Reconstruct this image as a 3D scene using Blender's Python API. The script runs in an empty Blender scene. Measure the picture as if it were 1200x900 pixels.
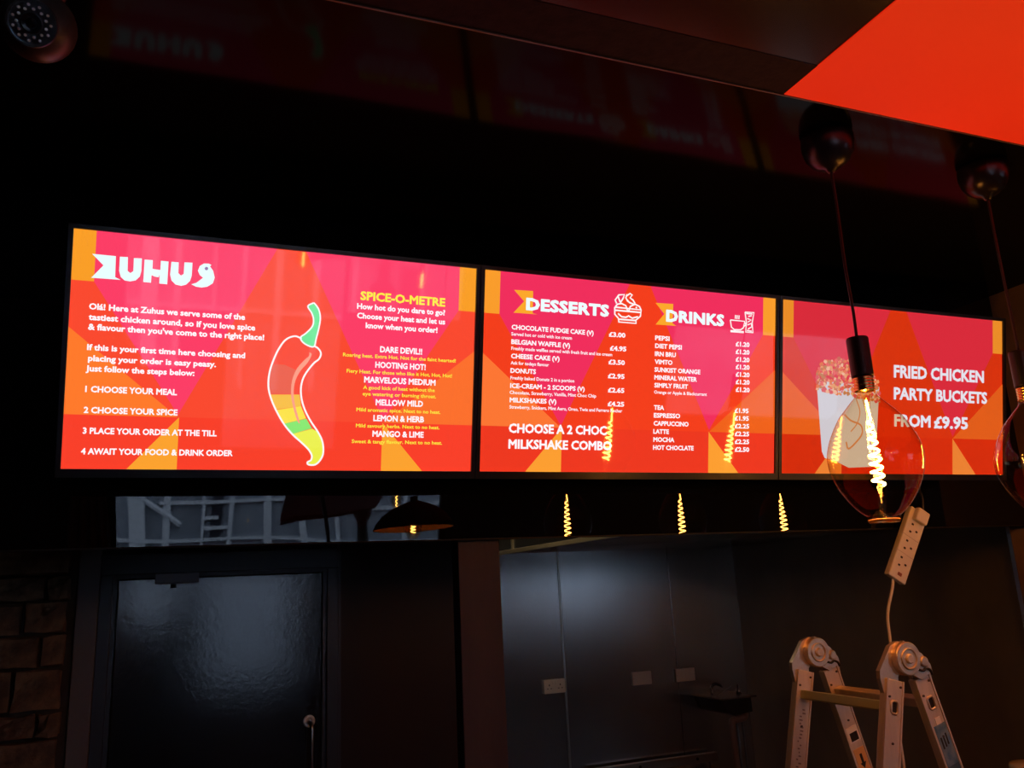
import bpy, bmesh, math, random
from mathutils import Vector, Matrix
random.seed(7)
C = bpy.context.scene.collection
scn = bpy.context.scene
# ------------------------------------------------------------ camera
cam = bpy.data.objects.new('camera', bpy.data.cameras.new('camera'))
C.objects.link(cam)
cam.data.sensor_fit = 'HORIZONTAL'; cam.data.sensor_width = 36.0
cam.data.lens = 979.2 * 36.0 / 1200.0
cam.data.clip_start = 0.02
R_ = Vector((0.92952969, -0.36566293, -0.04759362)); U_ = Vector((-0.04420812, -0.23864421, 0.9701003)); F_ = Vector((0.3660877, 0.89963300, 0.23799215))
cam.matrix_world = Matrix(((R_.x, U_.x, -F_.x, 0), (R_.y, U_.y, -F_.y, 0), (R_.z, U_.z, -F_.z, 1.65), (0, 0, 0, 1)))
scn.camera = cam
# ------------------------------------------------------------ world, exposure
SKY = 8.5
FIL = 225.0          # filament radiance
w = bpy.data.worlds.new('dusk_sky'); scn.world = w; w.use_nodes = True
bg = w.node_tree.nodes['Background']
bg.inputs[0].default_value = (0.62, 0.70, 0.83, 1); bg.inputs[1].default_value = SKY
vs = scn.view_settings
vs.view_transform = 'Standard'; vs.look = 'None'; vs.gamma = 1.0; vs.use_curve_mapping = False
vs.exposure = 0.0
FL = -0.22           # floor height; the lens is at 1.65

# ------------------------------------------------------------ materials
def lin(c):
    return tuple(((v / 255) / 12.92 if v <= 10 else ((v / 255 + 0.055) / 1.055) ** 2.4) for v in c)
MATS = {}
def mat(name, base=(0.5, 0.5, 0.5), rough=0.5, metal=0.0, spec=0.5, emit=None, es=1.0, bump=None, noise=None, aniso=0.0):
    """bump=(scale,strength[,stretch]); noise=(scale,colour2,detail[,stretch])"""
    if name in MATS: return MATS[name]
    m = bpy.data.materials.new(name); m.use_nodes = True
    nt = m.node_tree; b = nt.nodes['Principled BSDF']
    b.inputs['Base Color'].default_value = (*base, 1); b.inputs['Roughness'].default_value = rough
    b.inputs['Metallic'].default_value = metal; b.inputs['Specular IOR Level'].default_value = spec
    b.inputs['Anisotropic'].default_value = aniso
    if emit is not None:
        b.inputs['Emission Color'].default_value = (*emit, 1); b.inputs['Emission Strength'].default_value = es
    def tex(scale, stretch, detail=4):
        tc = nt.nodes.new('ShaderNodeTexCoord'); mp = nt.nodes.new('ShaderNodeMapping')
        mp.inputs['Scale'].default_value = stretch
        n = nt.nodes.new('ShaderNodeTexNoise'); n.inputs['Scale'].default_value = scale; n.inputs['Detail'].default_value = detail
        nt.links.new(tc.outputs['Object'], mp.inputs['Vector']); nt.links.new(mp.outputs[0], n.inputs['Vector'])
        return n
    if bump:
        n = tex(bump[0], bump[2] if len(bump) > 2 else (1, 1, 1), bump[3] if len(bump) > 3 else 4)
        bp = nt.nodes.new('ShaderNodeBump'); bp.inputs['Strength'].default_value = 1.0; bp.inputs['Distance'].default_value = bump[1]
        nt.links.new(n.outputs['Fac'], bp.inputs['Height']); nt.links.new(bp.outputs[0], b.inputs['Normal'])
    if noise:
        n = tex(noise[0], noise[3] if len(noise) > 3 else (1, 1, 1), noise[2])
        mx = nt.nodes.new('ShaderNodeMix'); mx.data_type = 'RGBA'
        cr = nt.nodes.new('ShaderNodeMapRange'); cr.inputs[1].default_value = 0.35; cr.inputs[2].default_value = 0.65
        nt.links.new(n.outputs['Fac'], cr.inputs[0]); nt.links.new(cr.outputs[0], mx.inputs[0])
        mx.inputs[6].default_value = (*base, 1); mx.inputs[7].default_value = (*noise[1], 1)
        nt.links.new(mx.outputs[2], b.inputs['Base Color'])
    MATS[name] = m
    return m
def glass_mat(name, tint, fr=1.5, rough=0.0):
    if name in MATS: return MATS[name]
    m = bpy.data.materials.new(name); m.use_nodes = True; nt = m.node_tree
    nt.nodes.remove(nt.nodes['Principled BSDF'])
    out = nt.nodes['Material Output']; tr = nt.nodes.new('ShaderNodeBsdfTransparent'); gl = nt.nodes.new('ShaderNodeBsdfGlossy')
    fz = nt.nodes.new('ShaderNodeFresnel'); fz.inputs[0].default_value = fr; mx = nt.nodes.new('ShaderNodeMixShader')
    tr.inputs[0].default_value = (*tint, 1); gl.inputs['Roughness'].default_value = rough
    ge = nt.nodes.new('ShaderNodeNewGeometry'); mr = nt.nodes.new('ShaderNodeMapRange')   # same reflectance from inside the thin shell
    mr.inputs[3].default_value = fr; mr.inputs[4].default_value = 1.0 / fr
    nt.links.new(ge.outputs['Backfacing'], mr.inputs[0]); nt.links.new(mr.outputs[0], fz.inputs[0])
    nt.links.new(fz.outputs[0], mx.inputs[0]); nt.links.new(tr.outputs[0], mx.inputs[1]); nt.links.new(gl.outputs[0], mx.inputs[2])
    nt.links.new(mx.outputs[0], out.inputs[0]); MATS[name] = m
    return m
gloss_black = mat('gloss_black_panel', (0.004, 0.004, 0.0045), 0.012, spec=0.40, bump=(2.2, 0.0030, (1, 1, 1), 1))
soffit_black = mat('gloss_black_soffit', (0.003, 0.003, 0.003), 0.10, spec=0.022, bump=(3.0, 0.002, (1, 1, 1), 1))
matt_black = mat('matt_black_paint', (0.004, 0.004, 0.004), 0.6, spec=0.2)
bezel_m = mat('black_tv_plastic', (0.010, 0.009, 0.011), 0.3, spec=0.4)
plum = mat('plum_plaster', (0.024, 0.016, 0.026), 0.75, spec=0.1, bump=(60, 0.002), noise=(30, (0.032, 0.022, 0.034), 5))
ceil_dark = mat('dark_red_ceiling', (0.008, 0.002, 0.001), 0.25, spec=0.4)
red_emit = mat('emissive_red_panel', (0.5, 0.02, 0.006), 0.5, spec=0.3, emit=lin((236, 44, 14)), es=0.62, noise=(2.0, (0.42, 0.015, 0.005), 2))
steel = mat('brushed_steel', (0.60, 0.58, 0.55), 0.26, metal=1.0, aniso=0.85, bump=(140, 0.0001, (8, 8, 0.3)), noise=(3, (0.50, 0.49, 0.47), 3, (1, 1, 0.5)))
steel_warm = mat('dull_steel', (0.50, 0.43, 0.36), 0.5, metal=0.5, noise=(3, (0.40, 0.34, 0.28), 4, (1, 1, 0.6)))
steel_edge = mat('steel_edge', (0.45, 0.42, 0.36), 0.3, metal=1.0)
chrome = mat('chrome', (0.75, 0.76, 0.78), 0.1, metal=1.0)
alu = mat('brushed_aluminium', (0.78, 0.66, 0.54), 0.45, metal=0.5, bump=(90, 0.0006, (1, 1, 0.1)), noise=(40, (0.68, 0.56, 0.45), 4, (1, 1, 0.1)))
cast = mat('cast_hinge_steel', (0.70, 0.56, 0.42), 0.32, metal=0.7, bump=(60, 0.001))
yellow_rung = mat('yellow_green_rung', (0.55, 0.55, 0.30), 0.45, metal=0.3)
door_m = mat('gloss_navy_door', (0.010, 0.010, 0.013), 0.13, spec=0.9, bump=(60, 0.0003), noise=(5, (0.018, 0.018, 0.024), 4))
trim_m = mat('dark_door_frame', (0.028, 0.028, 0.036), 0.35, spec=0.5, bump=(30, 0.001))
grey_board = mat('grey_painted_board', (0.15, 0.135, 0.14), 0.6, bump=(30, 0.002))
brown_m = mat('dark_brown_board', (0.020, 0.009, 0.007), 0.5, spec=0.3, noise=(4, (0.026, 0.012, 0.009), 4))
post_m = mat('plum_brown_post', (0.066, 0.048, 0.050), 0.6, spec=0.3, bump=(12, 0.004, (1, 1, 0.3)), noise=(6, (0.045, 0.033, 0.036), 5, (1, 1, 0.3)))
brown_wall = mat('brown_plaster_wall', (0.20, 0.12, 0.065), 0.75, spec=0.2, bump=(8, 0.004), noise=(3, (0.15, 0.09, 0.05), 4))
stone_m = mat('rough_brown_stone', (0.30, 0.17, 0.09), 0.85, bump=(25, 0.02), noise=(14, (0.11, 0.07, 0.045), 6))
mortar_m = mat('dark_mortar', (0.05, 0.036, 0.026), 0.95, bump=(30, 0.01))
floor_m = mat('dark_floor_tile', (0.05, 0.045, 0.04), 0.4)
white_pl = mat('white_plastic', (0.74, 0.70, 0.64), 0.4)
slot_m = mat('dark_slot', (0.01, 0.008, 0.007), 0.6)
cable_w = mat('white_flex', (0.75, 0.68, 0.58), 0.5)
cable_k = mat('black_flex', (0.02, 0.018, 0.018), 0.5)
holder_m = mat('black_ceramic_holder', (0.012, 0.010, 0.010), 0.38, spec=0.4)
canopy_m = mat('dark_bronze_canopy', (0.05, 0.045, 0.045), 0.28, metal=0.8)
gold = mat('gold_cap', (0.85, 0.55, 0.18), 0.25, metal=1.0)
fil_m = mat('glowing_filament', (0.1, 0.05, 0.02), 0.5, emit=(1.0, 0.43, 0.09), es=FIL)
amber = glass_mat('amber_glass', (1.0, 0.86, 0.66), 1.5)
clear = glass_mat('window_glass', (0.95, 0.97, 0.98), 1.45)
blue_st = mat('blue_sticker', (0.05, 0.16, 0.30), 0.4, noise=(40, (0.2, 0.3, 0.4), 3))
dark_cer = mat('dark_basin', (0.02, 0.018, 0.018), 0.3)
pipe_m = mat('brown_grey_pipe', (0.22, 0.15, 0.11), 0.45)

_nt = steel.node_tree; _tg = _nt.nodes.new('ShaderNodeTangent'); _tg.direction_type = 'RADIAL'; _tg.axis = 'Z'
_nt.links.new(_tg.outputs[0], _nt.nodes['Principled BSDF'].inputs['Tangent'])
# ------------------------------------------------------------ geometry helpers
def obj(name, bm, m, parent=None, kind=None, smooth=False):
    me = bpy.data.meshes.new(name)
    bmesh.ops.recalc_face_normals(bm, faces=bm.faces[:])
    bm.to_mesh(me); bm.free()
    for mm in (m if isinstance(m, (list, tuple)) else [m]): me.materials.append(mm)
    if smooth: me.shade_smooth()
    o = bpy.data.objects.new(name, me); C.objects.link(o)
    if parent is not None: o.parent = parent
    if kind: o['kind'] = kind
    return o
def tag(o, label, cat, group=None):
    o['label'] = label; o['category'] = cat
    if group: o['group'] = group
    return o
def thing(name, label, cat, loc=(0, 0, 0), group=None):
    o = bpy.data.objects.new(name, None); C.objects.link(o); o.location = loc; o.empty_display_size = 0.05
    return tag(o, label, cat, group)
def struct(name, bm, m, parent=None): return obj(name, bm, m, parent, None if parent else 'structure')
def NB(): return bmesh.new()
def box(bm, a, b, M=None, bev=0.0):
    x0, y0, z0 = [min(p, q) for p, q in zip(a, b)]; x1, y1, z1 = [max(p, q) for p, q in zip(a, b)]
    vs_ = [bm.verts.new(p) for p in ((x0, y0, z0), (x1, y0, z0), (x1, y1, z0), (x0, y1, z0), (x0, y0, z1), (x1, y0, z1), (x1, y1, z1), (x0, y1, z1))]
    fs = [bm.faces.new([vs_[i] for i in f]) for f in ((0, 3, 2, 1), (4, 5, 6, 7), (0, 1, 5, 4), (1, 2, 6, 5), (2, 3, 7, 6), (3, 0, 4, 7))]
    if bev:
        es = list({e for f in fs for e in f.edges})
        r = bmesh.ops.bevel(bm, geom=es, offset=bev, segments=2, affect='EDGES', profile=0.5)
        vs_ = list({v for f in r['faces'] for v in f.verts} | {v for v in vs_ if v.is_valid})
    if M is not None:
        bmesh.ops.transform(bm, matrix=M, verts=vs_)
    return bm
def bx(a, b, bev=0.0, M=None): return box(NB(), a, b, M, bev)
def tube(bm, pts, r, n=8, closed=False, rad=None):
    pts = [Vector(p) for p in pts]; rings = []; N = len(pts); up = None
    for i, p in enumerate(pts):
        t = (pts[(i + 1) % N] - pts[i - 1]) if (closed or 0 < i < N - 1) else (pts[1] - pts[0] if i == 0 else pts[-1] - pts[-2])
        t.normalize()
        if up is None:
            up = Vector((0, 0, 1)) if abs(t.z) < 0.9 else Vector((1, 0, 0))
        s = t.cross(up).normalized(); up = s.cross(t).normalized()
        rr = rad[i] if rad else r
        rings.append([bm.verts.new(p + (s * math.cos(a) + up * math.sin(a)) * rr) for a in [2 * math.pi * k / n for k in range(n)]])
    for i in range(N if closed else N - 1):
        A, B = rings[i], rings[(i + 1) % N]
        for k in range(n): bm.faces.new((A[k], A[(k + 1) % n], B[(k + 1) % n], B[k]))
    if not closed:
        bm.faces.new(rings[0][::-1]); bm.faces.new(rings[-1])
    return bm
def lathe(bm, prof, cx=0, cy=0, n=32, M=None):
    """prof: list of (r, z)"""
    rings = []
    for r, z in prof:
        if r < 1e-6: rings.append([bm.verts.new((cx, cy, z))])
        else: rings.append([bm.verts.new((cx + r * math.cos(2 * math.pi * k / n), cy + r * math.sin(2 * math.pi * k / n), z)) for k in range(n)])
    for A, B in zip(rings, rings[1:]):
        for k in range(n):
            k2 = (k + 1) % n
            if len(A) == 1 and len(B) == 1: break
            if len(A) == 1: bm.faces.new((A[0], B[k2], B[k]))
            elif len(B) == 1: bm.faces.new((A[k], A[k2], B[0]))
            else: bm.faces.new((A[k], A[k2], B[k2], B[k]))
    if M is not None: bmesh.ops.transform(bm, matrix=M, verts=[v for r in rings for v in r])
    return bm
def prism(bm, pts, y0, y1, M=None):
    """outline in XZ extruded along Y"""
    a = [bm.verts.new((x, y0, z)) for x, z in pts]; b = [bm.verts.new((x, y1, z)) for x, z in pts]
    bm.faces.new(a); bm.faces.new(b[::-1]); n = len(pts)
    for i in range(n): bm.faces.new((a[i], b[i], b[(i + 1) % n], a[(i + 1) % n]))
    if M is not None: bmesh.ops.transform(bm, matrix=M, verts=a + b)
    return bm
def catmull(pts, k=8):
    P = [Vector(p) for p in pts]; P = [P[0] * 2 - P[1]] + P + [P[-1] * 2 - P[-2]]; out = []
    for i in range(1, len(P) - 2):
        for j in range(k):
            t = j / k; a, b, c, d = P[i - 1:i + 3]
            out.append(0.5 * ((2 * b) + (c - a) * t + (2 * a - 5 * b + 4 * c - d) * t * t + (3 * b - a - 3 * c + d) * t ** 3))
    out.append(P[-2]); return out
def clone(root, loc=None, label=None):
    r = root.copy(); C.objects.link(r)
    if loc is not None: r.location = loc
    if label: r['label'] = label
    for ch in list(root.children):
        c = ch.copy(); C.objects.link(c); c.parent = r
        for g in ch.children:
            d = g.copy(); C.objects.link(d); d.parent = c
    return r

TEXTS = [(0, 'Olá! Here at Zuhus we serve some of the', 0.0384, 0.3564, 0.3344, 0.0143, 'w'), (0, 'tastiest chicken around, so if you love spice', 0.0388, 0.3325, 0.3583, 0.0143, 'w'), (0, "& flavour then you've come to the right place!", 0.0387, 0.3104, 0.3801, 0.0143, 'w'), (0, 'If this is your first time here choosing and', 0.039, 0.2647, 0.3378, 0.0138, 'w'), (0, 'placing your order is easy peasy.', 0.0421, 0.2403, 0.2704, 0.0138, 'w'), (0, 'Just follow the steps below:', 0.0387, 0.2173, 0.2273, 0.0138, 'w'), (0, '1 CHOOSE YOUR MEAL', 0.0398, 0.1708, 0.1902, 0.0142, 'w'), (0, '2 CHOOSE YOUR SPICE', 0.0391, 0.1241, 0.1943, 0.0141, 'w'), (0, '3 PLACE YOUR ORDER AT THE TILL', 0.0394, 0.0779, 0.2814, 0.0141, 'w'), (0, '4 AWAIT YOUR FOOD & DRINK ORDER', 0.0379, 0.0322, 0.3204, 0.0141, 'w'), (0, 'SPICE-O-METRE', 0.6464, 0.4272, 0.2225, 0.0224, 'y'), (0, 'How hot do you dare to go?', 0.639, 0.4042, 0.2306, 0.0146, 'w'), (0, 'Choose your heat and let us', 0.6399, 0.3805, 0.2305, 0.0146, 'w'), (0, 'know when you order!', 0.6625, 0.3572, 0.1879, 0.0146, 'w'), (0, 'DARE DEVIL!!', 0.7012, 0.2984, 0.1101, 0.0156, 'w'), (0, 'Roaring heat. Extra Hot. Not for the faint hearted!', 0.6085, 0.283, 0.2938, 0.0091, 'y'), (0, 'HOOTING HOT!', 0.6904, 0.2588, 0.1314, 0.0156, 'w'), (0, 'Fiery Heat. For those who like it Hot, Hot, Hot!', 0.6191, 0.2431, 0.2741, 0.0091, 'y'), (0, 'MARVELOUS MEDIUM', 0.6636, 0.2201, 0.1857, 0.0155, 'w'), (0, 'A good kick of heat without the', 0.6618, 0.2036, 0.186, 0.0092, 'y'), (0, 'eye watering or burning throat.', 0.6609, 0.1876, 0.191, 0.0092, 'y'), (0, 'MELLOW MILD', 0.6947, 0.1641, 0.1231, 0.0155, 'w'), (0, 'Mild aromatic spice. Next to no heat.', 0.6469, 0.1476, 0.2182, 0.0091, 'y'), (0, 'LEMON & HERB', 0.6903, 0.1242, 0.1315, 0.0155, 'w'), (0, 'Mild savoury herbs. Next to no heat.', 0.647, 0.1077, 0.2164, 0.0091, 'y'), (0, 'MANGO & LIME', 0.6893, 0.0851, 0.1328, 0.0154, 'w'), (0, 'Sweet & tangy flavour. Next to no heat.', 0.6379, 0.0683, 0.234, 0.0091, 'y'), (1, 'DESSERTS', 0.1216, 0.4362, 0.2539, 0.0341, 'h'), (1, 'CHOCOLATE FUDGE CAKE (V)', 0.0812, 0.381, 0.2468, 0.0131, 'w'), (1, 'Served hot or cold with ice cream', 0.0809, 0.3645, 0.1803, 0.0092, 'w'), (1, 'BELGIAN WAFFLE (V)', 0.0815, 0.3414, 0.1746, 0.0131, 'w'), (1, 'Freshly made waffles served with fresh fruit and ice cream', 0.082, 0.3257, 0.3057, 0.0092, 'w'), (1, 'CHEESE CAKE (V)', 0.0818, 0.303, 0.1434, 0.013, 'w'), (1, 'Ask for todays flavour', 0.0815, 0.2865, 0.1121, 0.0092, 'w'), (1, 'DONUTS', 0.0813, 0.2638, 0.0744, 0.013, 'w'), (1, 'Freshly baked Donuts 2 in a portion', 0.0818, 0.2462, 0.1895, 0.0092, 'w'), (1, 'ICE-CREAM - 2 SCOOPS (V)', 0.0816, 0.2232, 0.2222, 0.013, 'w'), (1, 'Chocolate, Strawberry, Vanilla, Mint Choc Chip', 0.0805, 0.2071, 0.2596, 0.0092, 'w'), (1, 'MILKSHAKES (V)', 0.0811, 0.1849, 0.1374, 0.013, 'w'), (1, 'Strawberry, Snickers, Mint Aero, Oreo, Twix and Ferrero Rocher', 0.0808, 0.1681, 0.3425, 0.0092, 'w'), (1, 'CHOOSE A 2 CHOC', 0.0806, 0.1033, 0.2947, 0.0251, 'w'), (1, 'MILKSHAKE COMBO', 0.081, 0.061, 0.311, 0.0251, 'w'), (1, '£3.00', 0.3762, 0.3806, 0.0531, 0.0137, 'w'), (1, '£4.95', 0.3803, 0.3417, 0.0527, 0.0137, 'w'), (1, '£3.50', 0.3767, 0.3025, 0.0522, 0.0136, 'w'), (1, '£2.95', 0.3758, 0.2632, 0.053, 0.0136, 'w'), (1, '£2.65', 0.3768, 0.2235, 0.0521, 0.0136, 'w'), (1, '£4.25', 0.3768, 0.1847, 0.0525, 0.0136, 'w'), (1, 'DRINKS', 0.5618, 0.4365, 0.2021, 0.0352, 'h'), (1, 'PEPSI', 0.5265, 0.3804, 0.0484, 0.0136, 'w'), (1, 'DIET PEPSI', 0.527, 0.3574, 0.0897, 0.0136, 'w'), (1, 'IRN BRU', 0.5266, 0.3344, 0.0704, 0.0136, 'w'), (1, 'VIMTO', 0.5266, 0.3113, 0.0593, 0.0135, 'w'), (1, 'SUNKIST ORANGE', 0.5261, 0.2887, 0.1558, 0.0135, 'w'), (1, 'MINERAL WATER', 0.5262, 0.2662, 0.144, 0.0135, 'w'), (1, 'SIMPLY FRUIT', 0.5266, 0.2437, 0.1132, 0.0135, 'w'), (1, 'Orange or Apple & Blackcurrant', 0.5261, 0.226, 0.1793, 0.0094, 'w'), (1, 'TEA', 0.5262, 0.1794, 0.034, 0.0135, 'w'), (1, 'ESPRESSO', 0.5266, 0.157, 0.0884, 0.0135, 'w'), (1, 'CAPPUCCINO', 0.5262, 0.1341, 0.1178, 0.0135, 'w'), (1, 'LATTE', 0.5258, 0.1108, 0.0519, 0.0134, 'w'), (1, 'MOCHA', 0.5263, 0.0876, 0.07, 0.0134, 'w'), (1, 'HOT CHOCLATE', 0.5258, 0.0648, 0.1366, 0.0134, 'w'), (1, '£1.20', 0.8057, 0.3797, 0.0504, 0.0141, 'w'), (1, '£1.20', 0.8061, 0.3566, 0.0504, 0.0141, 'w'), (1, '£1.20', 0.8065, 0.3335, 0.0503, 0.0141, 'w'), (1, '£1.20', 0.8069, 0.3109, 0.0503, 0.0141, 'w'), (1, '£1.20', 0.8073, 0.2883, 0.0503, 0.0141, 'w'), (1, '£1.20', 0.8077, 0.2657, 0.0503, 0.0141, 'w'), (1, '£1.20', 0.8081, 0.2426, 0.0503, 0.0141, 'w'), (1, '£1.95', 0.8051, 0.1795, 0.0502, 0.014, 'w'), (1, '£1.95', 0.8055, 0.1566, 0.0512, 0.014, 'w'), (1, '£2.25', 0.8059, 0.1332, 0.0522, 0.014, 'w'), (1, '£2.25', 0.8063, 0.1099, 0.0522, 0.014, 'w'), (1, '£2.25', 0.8067, 0.0866, 0.0522, 0.014, 'w'), (1, '£2.50', 0.8071, 0.0633, 0.0522, 0.014, 'w'), (2, 'FRIED CHICKEN', 0.4536, 0.3147, 0.4082, 0.0418, 'w'), (2, 'PARTY BUCKETS', 0.4537, 0.243, 0.4232, 0.0404, 'w'), (2, 'FROM', 0.4556, 0.1547, 0.1589, 0.0403, 'w'), (2, '£9.95', 0.6298, 0.1529, 0.1562, 0.0412, 'w')]
SHAPES = {'z': [(0.0392, 0.4821), (0.0876, 0.4817), (0.0883, 0.4337), (0.1, 0.4285), (0.0399, 0.4279), (0.0632, 0.4581)], 'u': [[(0.0959, 0.4812), (0.1125, 0.482), (0.1132, 0.4505), (0.119, 0.4458), (0.1251, 0.4508), (0.1249, 0.481), (0.1417, 0.4818), (0.1418, 0.4532), (0.1393, 0.4396), (0.1309, 0.43), (0.1199, 0.4268), (0.1079, 0.4279), (0.0997, 0.4351), (0.0958, 0.4489)], [(0.1475, 0.4797), (0.1648, 0.4801), (0.1649, 0.4599), (0.1817, 0.4588), (0.1819, 0.4804), (0.1983, 0.4802), (0.1979, 0.427), (0.1807, 0.4273), (0.1809, 0.4488), (0.1788, 0.4415), (0.1706, 0.4425), (0.1636, 0.4454), (0.1632, 0.4275), (0.147, 0.4279)], [(0.2045, 0.4804), (0.2202, 0.4805), (0.2205, 0.4552), (0.2265, 0.4499), (0.2322, 0.4545), (0.2326, 0.4818), (0.2501, 0.4826), (0.2498, 0.452), (0.2466, 0.439), (0.2383, 0.4296), (0.228, 0.426), (0.2155, 0.4281), (0.2065, 0.4368), (0.203, 0.45)], [(0.2627, 0.4646), (0.2664, 0.4764), (0.2754, 0.4832), (0.286, 0.4838), (0.2925, 0.4812), (0.2888, 0.4781), (0.2964, 0.4678), (0.3005, 0.4521), (0.2969, 0.438), (0.2854, 0.4292), (0.2728, 0.4258), (0.2601, 0.427), (0.2495, 0.4315), (0.2606, 0.4362), (0.2747, 0.4493), (0.2673, 0.455)]], 'eye': [(0.2771, 0.4719), (0.2799, 0.4759), (0.2838, 0.4753), (0.2856, 0.4718), (0.2833, 0.4679), (0.279, 0.468)], 'chiliL': [(0.5067, 0.3204), (0.4905, 0.3255), (0.4704, 0.3167), (0.4555, 0.296), (0.4432, 0.2673), (0.4343, 0.2342), (0.4329, 0.2016), (0.4394, 0.1741), (0.4527, 0.1444), (0.4719, 0.1124), (0.4932, 0.0873), (0.5167, 0.0667), (0.5334, 0.0506), (0.5417, 0.0366), (0.5403, 0.0249), (0.5323, 0.0201), (0.5348, 0.0141), (0.5509, 0.0142), (0.5633, 0.0265), (0.5692, 0.044), (0.5663, 0.0699), (0.5547, 0.0933), (0.5352, 0.1211), (0.5203, 0.1488), (0.5115, 0.1767), (0.5099, 0.2049), (0.5171, 0.2311), (0.5367, 0.2605), (0.5502, 0.2731), (0.5542, 0.2876), (0.5468, 0.2991), (0.5364, 0.3046)], 'stem': [(0.5323, 0.4108), (0.5183, 0.4011), (0.5282, 0.3852), (0.5334, 0.3689), (0.5309, 0.352), (0.5163, 0.3344), (0.5043, 0.3242), (0.507, 0.3149), (0.5188, 0.3061), (0.5365, 0.3024), (0.5413, 0.3218), (0.5472, 0.3508), (0.5495, 0.3748), (0.5455, 0.3937), (0.5381, 0.4051)], 'band1': [(0.4373, 0.1809), (0.5066, 0.1836), (0.5089, 0.1719), (0.5114, 0.1556), (0.4526, 0.1458), (0.4453, 0.1604)], 'band2': [(0.4527, 0.1444), (0.5114, 0.1556), (0.5244, 0.1264), (0.4719, 0.1115), (0.46, 0.1283)], 'band3': [(0.4719, 0.1115), (0.5254, 0.1255), (0.5392, 0.1023), (0.4932, 0.0873), (0.4814, 0.0987)], 'band4': [(0.4932, 0.0873), (0.5406, 0.1014), (0.5547, 0.0933), (0.5663, 0.0699), (0.5692, 0.044), (0.5633, 0.0265), (0.5509, 0.0142), (0.5348, 0.0141), (0.5323, 0.0201), (0.5403, 0.0249), (0.5417, 0.0366), (0.5334, 0.0506), (0.5167, 0.0667)], 'band0': [(0.4428, 0.2542), (0.4684, 0.2546), (0.4984, 0.242), (0.4902, 0.2181), (0.4884, 0.1843), (0.4382, 0.1824), (0.4347, 0.2017), (0.4345, 0.2296)], 'shine': [(0.5264, 0.2884), (0.5322, 0.2826), (0.5228, 0.2621), (0.5075, 0.2425), (0.4961, 0.2184), (0.4927, 0.1901), (0.4972, 0.1575), (0.5102, 0.1157), (0.5037, 0.1202), (0.4928, 0.1526), (0.4866, 0.1852), (0.488, 0.218), (0.4982, 0.2467), (0.5156, 0.2689), (0.5258, 0.2789)], 'dflag': [(0.086, 0.4884), (0.1415, 0.49), (0.1419, 0.4288), (0.1559, 0.4271), (0.0857, 0.4265), (0.1159, 0.4598)], 'rflag': [(0.5261, 0.4885), (0.5856, 0.4899), (0.5844, 0.4327), (0.597, 0.4265), (0.5274, 0.4258), (0.5561, 0.4585)], 'bowl': [[(0.3931, 0.4658), (0.4787, 0.4642), (0.4764, 0.4456), (0.4618, 0.4335), (0.4629, 0.4242), (0.4069, 0.4243), (0.4057, 0.4343), (0.3936, 0.4456), (0.3931, 0.4658)], [(0.3947, 0.457), (0.4775, 0.4568)], [(0.4044, 0.4322), (0.4618, 0.4323)], [(0.3945, 0.4659), (0.4011, 0.4745), (0.4147, 0.4776), (0.4286, 0.4726), (0.4344, 0.4588)], [(0.4381, 0.4579), (0.4433, 0.4717), (0.4584, 0.479), (0.4725, 0.474), (0.4783, 0.4642)], [(0.404, 0.4484), (0.4156, 0.4399), (0.4294, 0.4393), (0.4362, 0.4426)], [(0.4361, 0.4447), (0.4501, 0.4384), (0.4685, 0.4438)], [(0.3988, 0.4764), (0.394, 0.4861), (0.4051, 0.5013), (0.4233, 0.504), (0.419, 0.4922), (0.4101, 0.4793)], [(0.4029, 0.497), (0.4101, 0.4813)], [(0.428, 0.4991), (0.4416, 0.5084), (0.4486, 0.5049), (0.4419, 0.4961), (0.4512, 0.4907), (0.4584, 0.4811)], [(0.4305, 0.4911), (0.4399, 0.4825), (0.4538, 0.4787)], [(0.4324, 0.5056), (0.4281, 0.495), (0.4352, 0.4846)], [(0.4495, 0.4661), (0.4519, 0.463)], [(0.4609, 0.4711), (0.4647, 0.4681)]], 'cup': [[(0.7855, 0.4576), (0.8378, 0.4571), (0.833, 0.4373), (0.8228, 0.4302), (0.7998, 0.4295), (0.7895, 0.4365), (0.7855, 0.4576)], [(0.7871, 0.4256), (0.8332, 0.4257), (0.8332, 0.4223), (0.7882, 0.4223), (0.7871, 0.4256)], [(0.8363, 0.4535), (0.8405, 0.4521), (0.8406, 0.4452), (0.8329, 0.4404)], [(0.8041, 0.474), (0.8033, 0.4624)], [(0.8103, 0.4736), (0.8094, 0.4619)], [(0.8169, 0.4737), (0.8161, 0.462)]], 'glass': [[(0.8384, 0.4852), (0.8715, 0.4864), (0.8648, 0.4547), (0.8684, 0.4246), (0.8414, 0.425), (0.8441, 0.4532), (0.8384, 0.4852)], [(0.8426, 0.4812), (0.8659, 0.4816)], [(0.8505, 0.4731), (0.8634, 0.4763)], [(0.8469, 0.4664), (0.861, 0.4631), (0.8492, 0.4557)], [(0.8483, 0.447), (0.8612, 0.4523), (0.8639, 0.4425), (0.8495, 0.4342)], [(0.846, 0.4296), (0.8642, 0.4287)]], 'bucket': [(0.1352, 0.2917), (0.3918, 0.2816), (0.3769, 0.0436), (0.3635, 0.0229), (0.2665, 0.019), (0.2059, 0.0422), (0.1701, 0.0486), (0.159, 0.0685)]}
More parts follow.
